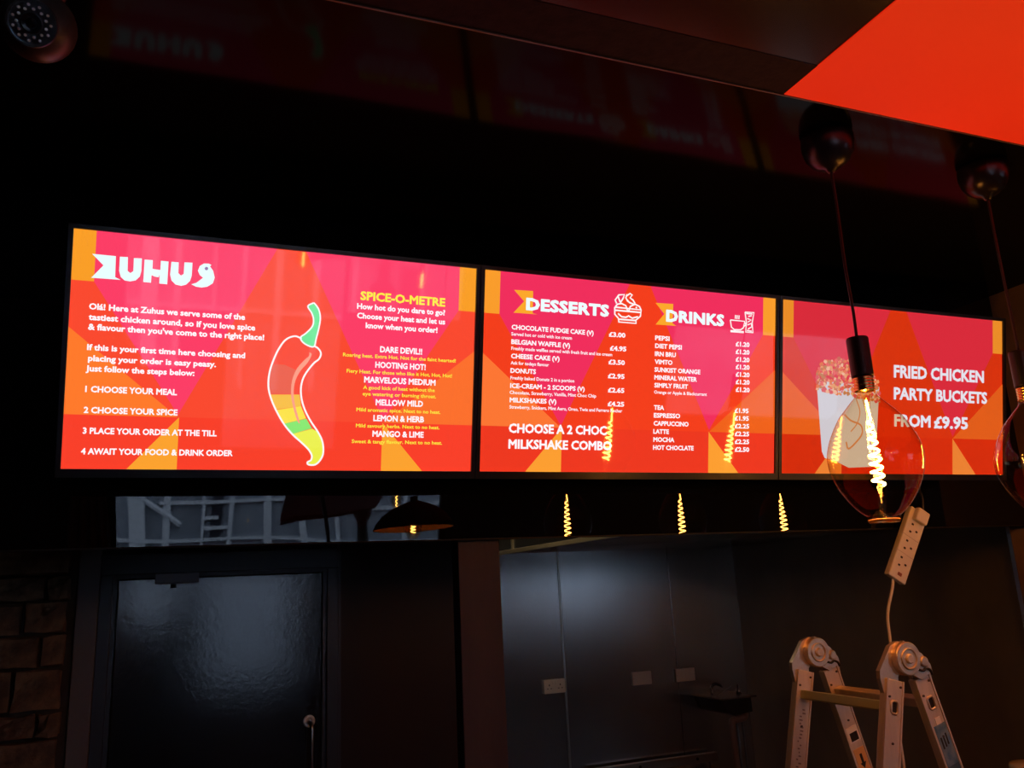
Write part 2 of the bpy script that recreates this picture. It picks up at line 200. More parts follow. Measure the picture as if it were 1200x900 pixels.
# ------------------------------------------------------------ room shell
YF = 2.24      # menu wall face
struct('floor', bx((-1.7, -3.1, FL - 0.05), (7.6, 5.0, FL)), floor_m)
struct('ceiling', bx((-1.7, -3.1, 2.70), (7.6, 1.20, 2.80)), ceil_dark)
struct('ceiling_soffit', bx((-1.7, 1.31, 2.70), (7.6, 2.34, 2.80)), soffit_black)
struct('trim_1', bx((-1.7, 1.20, 2.699), (1.225, 1.309, 2.79)), plum)
struct('trim_2', bx((-1.7, 1.309, 2.696), (3.0, 1.313, 2.72)), mat('thin_edge_strip', (0.12, 0.09, 0.085), 0.35))
struct('ceiling_kitchen', bx((-1.7, 2.26, 2.30), (7.6, 5.0, 2.40)), matt_black)
struct('wall_front', bx((-1.7, YF, 1.792), (3.0, YF + 0.02, 2.70)), gloss_black)
struct('trim_3', bx((-1.7, YF - 0.001, 1.788), (3.0, YF + 0.02, 1.792)), mat('grey_lower_edge', (0.012, 0.012, 0.013), 0.6, spec=0.2))
struct('wall_left', bx((-1.8, -3.1, FL), (-1.7, 5.0, 2.80)), matt_black)
struct('wall_right_return', bx((3.0, 1.85, FL), (3.1, YF + 0.10, 2.70)), brown_wall)
struct('wall_right', bx((7.5, -3.1, FL), (7.6, 5.0, 2.80)), matt_black)
struct('ceiling_right', bx((3.0, 1.20, 2.70), (7.6, 1.31, 2.80)), ceil_dark)
struct('wall_right_kitchen', bx((3.5, 2.75, FL), (3.6, 4.9, 2.40)), steel_warm)
struct('wall_front_right', bx((3.1, YF, 1.792), (7.5, YF + 0.02, 2.70)), gloss_black)
struct('wall_back_right', bx((3.6, 4.82, FL), (7.5, 4.92, 2.40)), matt_black)
wb = struct('wall_back', bx((1.2, 4.82, FL), (3.6, 4.92, 2.40)), matt_black)
for a, b in ((1.22, 2.196), (2.206, 2.985), (2.995, 3.499)):
    obj('steel_panel', bx((a, 4.80, FL), (b, 4.82, 2.29), 0.001), steel, wb)
for x in (2.201, 2.990):
    obj('joint_strip', bx((x - 0.007, 4.795, FL), (x + 0.007, 4.80, 2.29), 0.001), steel_edge if x < 2.5 else steel, wb)
# partition and door wall
pw = struct('wall_door', bx((-1.7, 3.42, FL), (1.22, 3.52, 2.30)), brown_m)
struct('wall_side_kitchen', bx((1.20, 3.52, FL), (1.25, 4.82, 2.30)), matt_black)
struct('trim_4', bx((0.604, 3.405, FL), (0.616, 3.42, 2.29)), trim_m)
struct('trim_5', bx((-0.312, 3.36, FL), (-0.243, 3.42, 1.95), 0.003), grey_board)
# door
D1 = bpy.data.objects.new('door_1', None); C.objects.link(D1); D1.location = (0.18, 3.41, FL); D1['kind'] = 'structure'
def P(o, root):
    o.parent = root; o.matrix_parent_inverse = Matrix.Translation(-Vector(root.location)); return o
bm = NB()
box(bm, (-0.243, 3.375, FL), (-0.200, 3.42, 1.765), None, 0.003); box(bm, (0.556, 3.375, FL), (0.602, 3.42, 1.765), None, 0.003); box(bm, (-0.243, 3.375, 1.765), (0.602, 3.42, 1.84), None, 0.003)
P(obj('door_frame', bm, trim_m), D1)
bm = NB()
box(bm, (-0.200, 3.385, FL), (-0.186, 3.42, 1.752)); box(bm, (0.542, 3.385, FL), (0.556, 3.42, 1.752)); box(bm, (-0.200, 3.385, 1.752), (0.556, 3.42, 1.765))
P(obj('door_stop', bm, trim_m), D1)
leaf = P(obj('door_leaf', bx((-0.183, 3.39, FL + 0.01), (0.539, 3.418, 1.747), 0.002), door_m), D1)
P(obj('door_closer', bx((-0.062, 3.335, 1.728), (0.086, 3.39, 1.764), 0.004), mat('grey_closer', (0.26, 0.26, 0.29), 0.4)), D1)
bm = NB(); tube(bm, [(0.0, 3.35, 1.726), (0.0, 3.35, 1.712)], 0.010, 10)
P(obj('closer_spindle', bm, matt_black), D1)
bm = NB(); lathe(bm, [(0, 0), (0.021, 0), (0.0225, 0.003), (0.021, 0.007), (0.0125, 0.009), (0.0115, 0.004), (0, 0.004)], n=28, M=Matrix.Translation((0.494, 3.39, 1.207)) @ Matrix.Rotation(math.pi / 2, 4, 'X'))
P(obj('handle_rose', bm, mat('satin_silver', (0.85, 0.86, 0.9), 0.5, metal=0.2), smooth=True), D1)
bm = NB(); tube(bm, [(0.494, 3.386, 1.205), (0.494, 3.355, 1.205), (0.497, 3.345, 1.198), (0.498, 3.343, 1.185), (0.498, 3.343, 0.80)], 0.0075, 10)
P(obj('pull_handle', bm, mat('dark_handle_metal', (0.35, 0.35, 0.36), 0.28, metal=1.0), smooth=True), D1)
# post under the menu wall
struct('trim_6', bx((0.736, 2.27, FL), (0.860, 2.33, 2.295), 0.003), post_m)
# stone wall, left of the door
sw = struct('wall_stone', bx((-1.70, 3.37, FL), (-0.315, 3.42, 1.93)), mortar_m)
z = 0.62
stones = []
def stone_mesh(w_, h_):
    bm = NB(); box(bm, (-w_ / 2, -0.03, -h_ / 2), (w_ / 2, 0.02, h_ / 2))
    bmesh.ops.subdivide_edges(bm, edges=bm.edges[:], cuts=1, use_grid_fill=True)
    for v in bm.verts:
        k = 0.012 if abs(v.co.x) < w_ * 0.4 and abs(v.co.z) < h_ * 0.4 else 0.006
        v.co += Vector((random.uniform(-k, k), random.uniform(-k, k) - (0.012 if k > 0.01 else 0), random.uniform(-k, k)))
    return bm
row = 0
while z < 1.85:
    h_ = random.choice((0.085, 0.11, 0.14, 0.10)); x = -0.335 - (0.0 if row % 2 else 0.07)
    if not row % 2:
        o = obj('stone', stone_mesh(0.062, h_ - 0.016), stone_m, sw); o.location = (-0.366, 3.36, z + h_ / 2)
    while x > -1.05:
        w_ = random.uniform(0.12, 0.24)
        o = obj('stone', stone_mesh(w_ - 0.014, h_ - 0.016), stone_m, sw); o.location = (x - w_ / 2, 3.36, z + h_ / 2)
        x -= w_
    z += h_; row += 1

# rear wall with the shop window (behind the camera, seen mirrored)
V0, V1, VZ0, VZ1 = 4.5, 7.0, 1.18, 2.16
bm = NB()
WX0, WX1, WZ0, WZ1 = -0.49, 2.35, 0.75, 2.66
box(bm, (-1.7, -3.2, FL), (WX0, -3.1, 4.2)); box(bm, (WX1, -3.2, FL), (V0, -3.1, 4.2)); box(bm, (V1, -3.2, FL), (7.6, -3.1, 4.2)); box(bm, (V0, -3.2, FL), (V1, -3.1, VZ0)); box(bm, (V0, -3.2, VZ1), (V1, -3.1, 4.2)); box(bm, (WX0, -3.2, FL), (WX1, -3.1, WZ0)); box(bm, (WX0, -3.2, WZ1), (WX1, -3.1, 4.2))
struct('wall_rear', bm, matt_black)
bm = NB(); fw_ = 0.04
box(bm, (WX0, -3.18, WZ0), (WX0 + fw_, -3.12, WZ1)); box(bm, (WX1 - fw_, -3.18, WZ0), (WX1, -3.12, WZ1)); box(bm, (WX0, -3.18, WZ0), (WX1, -3.12, WZ0 + fw_)); box(bm, (WX0, -3.18, WZ1 - 0.02), (WX1, -3.12, WZ1))
win = struct('window_1', bm, matt_black)
obj('pane', bx((WX0, -3.155, WZ0), (WX1, -3.149, WZ1)), clear, win)
obj('mullion', bx((1.25, -3.18, WZ0), (1.28, -3.12, WZ1)), matt_black, win)
for px0, px1, pz in ((WX0, -0.05, 1.45), (-0.05, 0.32, 1.92), (1.25, WX1, 2.0)): obj('reflection_blocker', bx((px0, -3.17, WZ0), (px1, -3.13, pz)), matt_black, win)  # added unseen blockers, shaping the window's reflection in the door
bm = NB(); box(bm, (V0, -3.18, VZ0), (V0 + 0.05, -3.12, VZ1)); box(bm, (V1 - 0.05, -3.18, VZ0), (V1, -3.12, VZ1)); box(bm, (V0, -3.18, VZ0), (V1, -3.12, VZ0 + 0.04)); box(bm, (V0, -3.18, VZ1 - 0.04), (V1, -3.12, VZ1))
win2 = struct('window_2', bm, matt_black)
obj('pane', bx((V0, -3.155, VZ0), (V1, -3.149, VZ1)), clear, win2)
# street beyond the window
struct('ground', bx((-9, -8.0, FL - 0.3), (12, -3.2, FL - 0.1)), mat('grey_street', (0.12, 0.12, 0.13), 0.8))
fa = thing('timber_building', 'pale framed building front seen mirrored in the black gloss panel', 'building', (1.5, -8.0, FL - 0.1))
fwall = mat('slate_blue_render', (0.26, 0.30, 0.36), 0.8, noise=(1.5, (0.18, 0.21, 0.26), 4)); fbar = mat('pale_blue_bar', (0.62, 0.68, 0.76), 0.6); fdk = mat('dark_window', (0.03, 0.035, 0.05), 0.2)
P(obj('facade_wall', bx((-7, -8.3, FL - 0.1), (14, -8.0, 7)), fwall), fa)
for x0, x1, a in ((-0.62, -0.40, 0), (-0.52, -0.30, 0), (-0.16, -0.08, 0), (0.32, 0.36, 0), (0.69, 0.75, 0), (1.12, 1.24, 0), (1.58, 1.80, 0), (2.20, 2.26, 0), (2.55, 2.68, 0), (3.2, 3.26, 0), (3.9, 4.0, 0)):
    P(obj('vertical_bar', bx(((x0 + x1) / 2 - min(0.05, (x1 - x0) / 2), -8.0, 0.5), ((x0 + x1) / 2 + min(0.05, (x1 - x0) / 2), -7.95, 5)), fbar), fa)
for z_, x0, x1 in ((2.50, -2, 5), (3.02, -0.2, 5), (2.66, 0.32, 0.75), (2.80, 0.34, 0.55), (1.6, -2, 5), (3.8, -2, 5)):
    P(obj('horizontal_bar', bx((x0, -8.0, z_ - 0.025), (x1, -7.945, z_ + 0.025)), fbar), fa)
for x0, z0, x1, z1 in ((-0.10, 0.9, 0.30, 1.5), (0.45, 2.5, 0.6, 3.4), (2.9, 0.9, 3.2, 2.4)):
    P(obj('dark_pane', bx((x0, -8.0, z0), (x1, -7.98, z1)), fdk), fa)
bm = NB(); tube(bm, [(-0.55, -7.95, 3.2), (0.05, -7.95, 2.72)], 0.04, 6)
P(obj('brace_bar', bm, fbar), fa)
# lamp post and awning outside
lp = thing('street_lamp', 'black post mirrored in the gloss panel left of the dome pendant', 'lamp post', (1.90, -4.6, FL - 0.1))
bm = NB(); lathe(bm, [(0, FL - 0.1), (0.12, FL - 0.1), (0.07, 0.3), (0.05, 0.6), (0.045, 2.1), (0.15, 2.14), (0.13, 2.2), (0.06, 2.26), (0.05, 2.5), (0.09, 2.56), (0.10, 2.66), (0.07, 2.8), (0, 2.85)], 1.90, -4.6, 16)
P(obj('post', bm, matt_black, smooth=True), lp)
aw = thing('awning', 'dark red awning mirrored in the gloss panel under the first screen', 'awning', (1.55, -3.9, 2.3))
bm = NB(); v = [bm.verts.new(p) for p in ((0.95, -4.2, 2.42), (1.95, -4.2, 2.62), (1.95, -3.25, 2.80), (0.95, -3.25, 2.75), (0.95, -4.2, 2.36), (1.95, -4.2, 2.60))]
bm.faces.new((v[0], v[1], v[2], v[3])); bm.faces.new((v[0], v[4], v[5], v[1]))
aws = P(obj('canvas', bm, mat('dark_red_canvas', (0.11, 0.012, 0.012), 0.8)), aw)
so = aws.modifiers.new('thick', 'SOLIDIFY'); so.thickness = 0.01
# gathered curtain at the window's left side
bm = NB(); prof = []
NZ = 14; NXc = 26; grid = []
for i in range(NZ):
    t = i / (NZ - 1); zz = 0.9 + t * 1.75; rowv = []
    wd = 0.16 + 0.34 * (1 - t) ** 1.2 if zz > 1.6 else 0.44
    for j in range(NXc):
        s = j / (NXc - 1)
        rowv.append(bm.verts.new((-0.88 + 0.10 * t + s * (wd + 0.12) - 0.03, -2.98 + 0.035 * math.sin(s * 26), zz)))
    grid.append(rowv)
for i in range(NZ - 1):
    for j in range(NXc - 1): bm.faces.new((grid[i][j], grid[i][j + 1], grid[i + 1][j + 1], grid[i + 1][j]))
cu = obj('curtain', bm, mat('brown_curtain', (0.42, 0.32, 0.26), 0.9), smooth=True)
so = cu.modifiers.new('thick', 'SOLIDIFY'); so.thickness = 0.006
tag(cu, 'dark brown gathered curtain mirrored in the gloss panel above the stone wall', 'curtain')

# ------------------------------------------------------------ red ceiling panel, its glow set in the material
tag(obj('ceiling_panel', bx((1.225, -2.6, 2.697), (3.0, 1.308, 2.75)), red_emit), 'bright red lit ceiling panel at the top right corner', 'ceiling panel')

# ------------------------------------------------------------ kitchen hood
hd = thing('extraction_hood', 'steel extraction hood with a gold lit edge beside the plum post', 'hood', (2.6, 4.0, 1.85))
bm = NB(); box(bm, (1.80, 2.9, 1.858), (3.48, 4.79, 1.866)); box(bm, (1.812, 2.9, 1.872), (1.82, 4.79, 2.29)); box(bm, (1.812, 2.9, 1.872), (3.48, 2.91, 2.29)); box(bm, (1.812, 4.78, 1.872), (3.48, 4.79, 2.29))
P(obj('hood_shell', bm, steel), hd)
P(obj('edge_trim', bx((1.796, 2.9, 1.850), (1.812, 4.79, 1.872), 0.001), mat('pale_gold_trim', (0.85, 0.72, 0.45), 0.35, metal=0.8)), hd)
P(obj('seam', bx((1.806, 4.55, 1.872), (1.812, 4.575, 2.29)), mat('pale_gold_trim'), ), hd)
kl = thing('hood_fill_light', 'added unseen kitchen strip light above the plum post, put in to light the hood edge', 'light', (1.45, 3.9, 2.30))  # added lamp, out of view, brightens the hood's side and edge
P(obj('light_body', bx((1.40, 3.55, 2.27), (1.50, 4.25, 2.30), 0.003), white_pl), kl)
P(obj('diffuser', bx((1.41, 3.57, 2.262), (1.49, 4.23, 2.27)), mat('strip_glow', (0.5, 0.5, 0.45), 0.5, emit=(1.0, 0.78, 0.50), es=9.0)), kl)
# ------------------------------------------------------------ wall plates
def plate(x0, x1, z0, z1, y, label, double):
    cx, cz = (x0 + x1) / 2, (z0 + z1) / 2
    t = thing('wall_socket', label, 'socket', (cx, y, cz), 'wall plates on the steel wall')
    hw, hh = (x1 - x0) / 2, (z1 - z0) / 2
    obj('face_plate', bx((-hw, -0.010, -hh), (hw, 0, hh), 0.002), white_pl, t)
    if double:
        for s in (-1, 1):
            bm = NB(); c = s * hw * 0.52
            box(bm, (c - 0.003, -0.011, 0.004), (c + 0.003, -0.0095, 0.013)); box(bm, (c - 0.015, -0.011, -0.013), (c - 0.007, -0.0095, -0.009)); box(bm, (c + 0.007, -0.011, -0.013), (c + 0.015, -0.0095, -0.009))
            obj('pin_holes', bm, slot_m, t)
            obj('rocker', bx((s * 0.008 - 0.006, -0.014, 0.012), (s * 0.008 + 0.006, -0.009, 0.030), 0.001), white_pl, t)
    else:
        obj('blank_cover', bx((-hw * 0.82, -0.0115, -hh * 0.7), (hw * 0.82, -0.009, hh * 0.7), 0.0008), white_pl, t)
        for s in (-1, 1): obj('screw', tube(NB(), [(s * hw * 0.9, -0.0112, 0), (s * hw * 0.9, -0.009, 0)], 0.0025, 8), chrome, t)
plate(2.057, 2.193, 1.040, 1.118, 4.792, 'cream double socket plate, leftmost of the three on the steel wall', True)
plate(2.655, 2.788, 1.038, 1.115, 4.799, 'blank cream wall plate, the middle one on the steel wall', False)
plate(2.962, 3.100, 1.034, 1.111, 4.792, 'blank cream wall plate, rightmost on the steel wall', False)
# steel counter at the kitchen back
ct = thing('steel_counter', 'low steel counter rail with dark bolt holes at the bottom centre', 'counter', (2.78, 4.7, FL))
P(obj('rear_upstand', bx((2.33, 4.72, 0.565), (3.17, 4.76, 0.612), 0.002), steel_edge), ct)
for x in (2.62, 3.02):
    bm = NB(); tube(bm, [(x, 4.717, 0.590), (x, 4.725, 0.590)], 0.009, 10); P(obj('bolt', bm, slot_m), ct)
P(obj('worktop', bx((2.33, 4.62, 0.48), (3.17, 4.76, 0.52), 0.003), steel), ct)
for x in (2.36, 3.12):
    for y in (4.63, 4.70): P(obj('leg', bx((x, y, FL), (x + 0.03, y + 0.03, 0.48)), steel), ct)
for x in (2.36, 3.12): P(obj('upstand_bracket', bx((x, 4.73, 0.50), (x + 0.03, 4.755, 0.57)), steel), ct)
# basin
hb = thing('hand_basin', 'dark wall basin with small chrome tap in the corner of the steel room', 'basin', (3.2, 4.5, 0.9))
bm = NB(); prism(bm, [(3.09, 0.945), (3.30, 0.945), (3.30, 0.86), (3.16, 0.85), (3.12, 0.87)], 4.50, 4.79); P(obj('bowl', bm, dark_cer), hb)
P(obj('rim', bx((3.06, 4.47, 0.945), (3.32, 4.795, 0.955), 0.002), mat('grey_rim', (0.22, 0.22, 0.23), 0.25, metal=0.8)), hb)
bm = NB(); tube(bm, catmull([(3.13, 4.66, 0.955), (3.13, 4.66, 1.0), (3.15, 4.64, 1.02), (3.18, 4.61, 1.005)], 5), 0.009, 8); P(obj('tap', bm, chrome, smooth=True), hb)
bm = NB(); tube(bm, [(3.12, 4.58, 0.960), (3.22, 4.58, 1.005)], 0.006, 8); P(obj('lever', bm, chrome), hb)
bm = NB(); lathe(bm, [(0, 0.955), (0.016, 0.955), (0.016, 0.985), (0.009, 0.99), (0.009, 1.01), (0, 1.015)], 3.27, 4.58, 16); P(obj('soap_pump', bm, chrome, smooth=True), hb)
bm = NB(); tube(bm, catmull([(3.26, 4.52, 0.86), (3.25, 4.52, 0.83), (3.20, 4.52, 0.82), (3.155, 4.52, 0.80), (3.16, 4.52, 0.60), (3.17, 4.52, 0.1), (3.17, 4.52, FL)], 5), 0.020, 10); P(obj('waste_pipe', bm, pipe_m, smooth=True), hb)
for x in (3.25, 3.29):
    bm = NB(); tube(bm, [(x, 4.60, 0.86), (x + 0.01, 4.60, 0.1), (x + 0.01, 4.60, FL)], 0.008, 8); P(obj('supply_pipe', bm, steel), hb)
# cabinet (below the frame) with the pale tub on it
tag(obj('low_cabinet', bx((2.80, 2.36, FL), (3.16, 2.62, 0.84), 0.004), brown_m), 'small dark cabinet under the pale tub at the bottom right edge', 'cabinet')
bm = NB(); lathe(bm, [(0, 0.841), (0.062, 0.841), (0.070, 0.88), (0.074, 0.912), (0.070, 0.923), (0.04, 0.929), (0, 0.930)], 3.02, 2.45, 32)
tag(obj('tub', bm, white_pl, smooth=True), 'pale rounded tub cut off by the bottom right corner', 'tub')

# ------------------------------------------------------------ pendants
def pendant(X, Y, label, group=None, wig=0.0):
    t = thing('pendant_light', label, 'pendant lamp', (X, Y, 2.70), group)
    Z = lambda z: z - 2.70
    bm = NB(); lathe(bm, [(0, 0), (0.060, 0), (0.0625, -0.012), (0.062, -0.03), (0.057, -0.052), (0.046, -0.070), (0.030, -0.083), (0.014, -0.089), (0.009, -0.098), (0, -0.098)], n=40)
    obj('canopy', bm, canopy_m, t, smooth=True)
    pts = catmull([(0, 0, -0.09), (wig, 0.002, -0.2), (-wig, 0, -0.34), (wig * 0.6, 0, -0.45), (0, 0, Z(2.18))], 6)
    obj('cord', tube(NB(), pts, 0.0035, 8), cable_k, t, smooth=True)
    bm = NB(); lathe(bm, [(0, Z(2.178)), (0.023, Z(2.178)), (0.0245, Z(2.175)), (0.0245, Z(2.087)), (0.023, Z(2.084)), (0, Z(2.084))], n=32)
    obj('bulb_holder', bm, holder_m, t)
    # screw collar, ribbed
    prof = [(0, Z(2.084))]
    for k in range(5):
        z0 = 2.084 - k * 0.007; prof += [(0.0215, Z(z0 - 0.001)), (0.0235, Z(z0 - 0.0035)), (0.0215, Z(z0 - 0.006))]
    prof += [(0, Z(2.047))]
    cap = obj('bulb_cap', lathe(NB(), prof, n=28), gold, t, smooth=True)
    raw = [(0.024, 2.047), (0.025, 2.038), (0.034, 2.028), (0.050, 2.010), (0.068, 1.988), (0.088, 1.950), (0.099, 1.918), (0.1015, 1.895), (0.098, 1.868), (0.088, 1.838), (0.074, 1.812), (0.056, 1.787), (0.040, 1.772), (0.0335, 1.768)]
    sp = catmull([(r, z, 0) for r, z in raw], 4)
    prof = [(p.x, Z(p.y)) for p in sp] + [(0.0345, Z(1.764)), (0.0345, Z(1.757)), (0.031, Z(1.753)), (0.022, Z(1.7535)), (0.012, Z(1.757)), (0, Z(1.759))]
    obj('bulb_glass', lathe(NB(), prof, n=56), amber, t, smooth=True)
    # bottom glass foot: a thick ring
    tb = NB(); tube(tb, [(0.030 * math.cos(a), 0.030 * math.sin(a), Z(1.758)) for a in [2 * math.pi * k / 32 for k in range(32)]], 0.0035, 8, True)
    obj('glass_foot', tb, mat('amber_foot', (0.7, 0.42, 0.2), 0.12, metal=0.3), t, smooth=True)
    st = NB(); lathe(st, [(0.011, Z(2.047)), (0.009, Z(2.03)), (0.005, Z(2.01)), (0.0025, Z(1.99)), (0.0018, Z(1.84)), (0.006, Z(1.815)), (0.009, Z(1.80)), (0.006, Z(1.775)), (0.005, Z(1.759))], n=14)
    obj('glass_stem', st, amber, t, smooth=True)
    pts = []; N = 230; turns = 8
    for i in range(N + 1):
        s = i / N; a = s * turns * 2 * math.pi; r = 0.0045 + 0.008 * min(1, s * 1.6)
        pts.append((r * math.cos(a), r * math.sin(a), Z(1.985 - s * 0.150)))
    pts = [(0.001, 0.002, Z(2.03)), (0.003, 0, Z(2.0))] + pts
    obj('filament', tube(NB(), pts, 0.0021, 5), fil_m, t, smooth=True)
    return t
p1 = pendant(1.4525, 1.43, 'large amber filament bulb pendant hanging in front of the third screen', 'row of amber bulb pendants', 0.0022)
p2 = pendant(1.984, 1.43, 'amber filament bulb pendant cut by the right edge of the photo', 'row of amber bulb pendants', 0.001)
p3 = clone(p1, (2.51, 1.43, 2.70), 'amber bulb pendant seen only as the rightmost bulb mirrored under the screens')
# dome shaded pendant to the right of the camera, seen mirrored
dp = thing('dome_pendant', 'dark dome pendant with glowing bulb mirrored in the black panel under the first screen', 'pendant lamp', (1.215, -0.02, 2.70))
outp = [(0.02, -0.54), (0.05, -0.548), (0.12, -0.575), (0.175, -0.615), (0.205, -0.655), (0.220, -0.690)]
obj('shade', lathe(NB(), outp + [(0.217, -0.690)] + [(r - 0.004, z - 0.004) for r, z in outp[:-1][::-1]], n=48), mat('black_shade', (0.004, 0.003, 0.003), 0.5, spec=0.2), dp, smooth=True)
obj('shade_lining', lathe(NB(), [(r - 0.006, z - 0.006) for r, z in outp[:-1]] + [(0.214, -0.689)], n=48), mat('copper_lining', (0.8, 0.42, 0.18), 0.5), dp, smooth=True)
bm = NB(); lathe(bm, [(0, 0), (0.05, 0), (0.05, -0.02), (0, -0.03)], n=24); obj('canopy', bm, canopy_m, dp, smooth=True)
obj('cord', tube(NB(), [(0, 0, -0.02), (0, 0, -0.53)], 0.0035, 8), cable_k, dp)
bm = NB(); lathe(bm, [(0, -0.52), (0.022, -0.52), (0.022, -0.60), (0, -0.60)], n=20); obj('bulb_holder', bm, holder_m, dp)
bm = NB(); lathe(bm, [(0.014, -0.60), (0.02, -0.615), (0.042, -0.65), (0.050, -0.685), (0.042, -0.72), (0.02, -0.74), (0, -0.743)], n=32); obj('bulb_glass', bm, amber, dp, smooth=True)
pts = [(0.013 * math.cos(a), 0.013 * math.sin(a), -0.645 - 0.065 * i / 60) for i, a in [(i, i / 60 * 4 * 2 * math.pi) for i in range(61)]]
obj('filament', tube(NB(), pts, 0.002, 5), fil_m, dp, smooth=True)
# small lamps behind the camera, seen mirrored in the first screen
def small_pendant(X, Y, Zc, label):
    t = thing('small_pendant', label, 'pendant lamp', (X, Y, 2.70), 'small pendants mirrored in the first screen'); dz = Zc - 2.70
    bm = NB(); lathe(bm, [(0, 0), (0.04, 0), (0.04, -0.012), (0, -0.02)], n=20); obj('canopy', bm, canopy_m, t, smooth=True)
    obj('cord', tube(NB(), [(0, 0, -0.01), (0, 0, dz + 0.10)], 0.003, 6), cable_k, t)
    bm = NB(); lathe(bm, [(0, dz + 0.12), (0.018, dz + 0.12), (0.018, dz + 0.07), (0, dz + 0.07)], n=20); obj('bulb_holder', bm, holder_m, t)
    bm = NB(); lathe(bm, [(0.012, dz + 0.07), (0.03, dz + 0.045), (0.034, dz), (0.03, dz - 0.045), (0.012, dz - 0.065), (0, dz - 0.068)], n=24); obj('bulb_glass', bm, amber, t, smooth=True)
    pts = [(0.006 * math.cos(a), 0.006 * math.sin(a), dz + 0.045 - 0.09 * i / 60) for i, a in [(i, i / 60 * 8 * math.pi) for i in range(61)]]
    obj('filament', tube(NB(), pts, 0.0016, 5), mat('soft_filament', (0.1, 0.05, 0.02), 0.5, emit=(1.0, 0.5, 0.12), es=170.0), t, smooth=True)
small_pendant(0.70, -1.6, 2.43, 'small bulb mirrored at the top middle of the first screen')
small_pendant(1.51, -1.6, 2.36, 'small bulb mirrored above the yellow heading on the first screen')
wl = thing('wall_lamp', 'round orange glow mirrored right of the smallest text on the first screen', 'lamp', (2.10, -3.1, 1.73))
bm = NB(); bmesh.ops.create_uvsphere(bm, u_segments=20, v_segments=12, radius=0.04); o = obj('globe', bm, mat('orange_globe', (0.2, 0.1, 0.03), 0.5, emit=(1.0, 0.42, 0.08), es=9.0), wl, smooth=True); o.location = (-0.03, 0.22, 0.03)
obj('arm', bx((-0.04, 0, 0.02), (-0.02, 0.19, 0.04)), matt_black, wl)

# ------------------------------------------------------------ security camera
cc = thing('security_camera', 'dark dome security camera with a ring of small lamps at the top left', 'camera', (-0.270, 1.40, 2.70))
bm = NB(); lathe(bm, [(0, 0), (0.060, 0), (0.060, -0.02), (0.052, -0.045), (0, -0.045)], n=36); obj('base', bm, mat('bronze_grey_shell', (0.06, 0.045, 0.04), 0.38), cc, smooth=True)
ctr = Vector((0.020, 0.0, -0.102)); toc = (Vector((0, 0, 1.65)) - Vector((-0.27, 1.40, 2.70)) - ctr).normalized()
toc = (toc - R_ * 0.17 + U_ * 0.08).normalized()
bm = NB(); bmesh.ops.create_uvsphere(bm, u_segments=36, v_segments=24, radius=0.058); o = obj('ball', bm, mat('bronze_grey_shell'), cc, smooth=True); o.location = ctr
Q = Matrix.Translation(ctr) @ toc.to_track_quat('Z', 'Y').to_matrix().to_4x4() @ Matrix.Translation((0, 0, 0.0095))
bm = NB(); lathe(bm, [(0.0365, 0.030), (0.0375, 0.049), (0.0365, 0.0535), (0.033, 0.0535), (0.0325, 0.050), (0, 0.050)], n=44, M=Q); obj('face_ring', bm, mat('grey_metal_ring', (0.34, 0.37, 0.42), 0.22, metal=0.9), cc, smooth=False)
bm = NB(); lathe(bm, [(0.016, 0.050), (0.0165, 0.055), (0.0135, 0.0555), (0.012, 0.053), (0.006, 0.0545), (0, 0.055)], n=32, M=Q); obj('lens', bm, mat('lens_black', (0.01, 0.01, 0.015), 0.08, spec=0.8), cc, smooth=True)
bm = NB()
for k in range(22):
    a = 2 * math.pi * k / 22; r = 0.0215 if k % 2 else 0.0275
    lathe(bm, [(0, 0.0555), (0.0017, 0.0550), (0.0024, 0.0530), (0.0024, 0.0495)], r * math.cos(a), r * math.sin(a), 8)
bmesh.ops.transform(bm, matrix=Q, verts=bm.verts[:]); obj('infrared_lamps', bm, mat('pale_led', (0.9, 0.88, 0.86), 0.25), cc, 'stuff')

# ------------------------------------------------------------ power strip with its cable
T_ = Vector((2.355, 2.19, 1.842)); B_ = Vector((2.222, 2.19, 1.620)); ax = (T_ - B_); L = ax.length; ang = math.atan2(ax.x, ax.z)
ps = thing('power_strip', 'white extension socket strip hanging askew by its plug below the third screen', 'power strip', B_)
M = Matrix.Rotation(ang, 4, 'Y') @ Matrix.Rotation(0.06, 4, 'X')
hw = 0.0375
obj('strip_body', bx((-hw, -0.018, 0), (hw, 0.006, L), 0.004, M), white_pl, ps)
for k in range(3):
    zc = 0.062 + k * 0.0625; bm = NB()
    box(bm, (0.008, -0.0195, zc - 0.005), (0.016, -0.0175, zc + 0.001), M); box(bm, (-0.016, -0.0195, zc + 0.012), (-0.008, -0.0175, zc + 0.018), M); box(bm, (-0.016, -0.0195, zc - 0.016), (-0.008, -0.0175, zc - 0.010), M)
    obj('pin_holes', bm, slot_m, ps)
    if k < 2: obj('joint_line', bx((-hw, -0.0186, zc + 0.031), (hw, -0.0178, zc + 0.032), 0, M), mat('cream_line', (0.4, 0.35, 0.3), 0.6), ps)
obj('switch', bx((-0.006, -0.0205, 0.016), (0.010, -0.0175, 0.027), 0.001, M), mat('red_brown_switch', (0.30, 0.10, 0.05), 0.4), ps)
pl = obj('plug', bx((-0.024, -0.040, L - 0.044), (0.026, -0.018, L + 0.002), 0.005, M), white_pl, ps)
tp = M @ Vector((0, -0.030, L + 0.002))
hang = [tp, tp + Vector((0.006, 0.0, 0.04)), Vector((2.38, 2.17, 1.93)) - B_, Vector((2.38, 2.165, 1.98)) - B_]
obj('plug_lead', tube(NB(), catmull(hang, 5), 0.0035, 8), cable_k, ps, smooth=True)
bp_ = Vector((0, 0, 0.004))
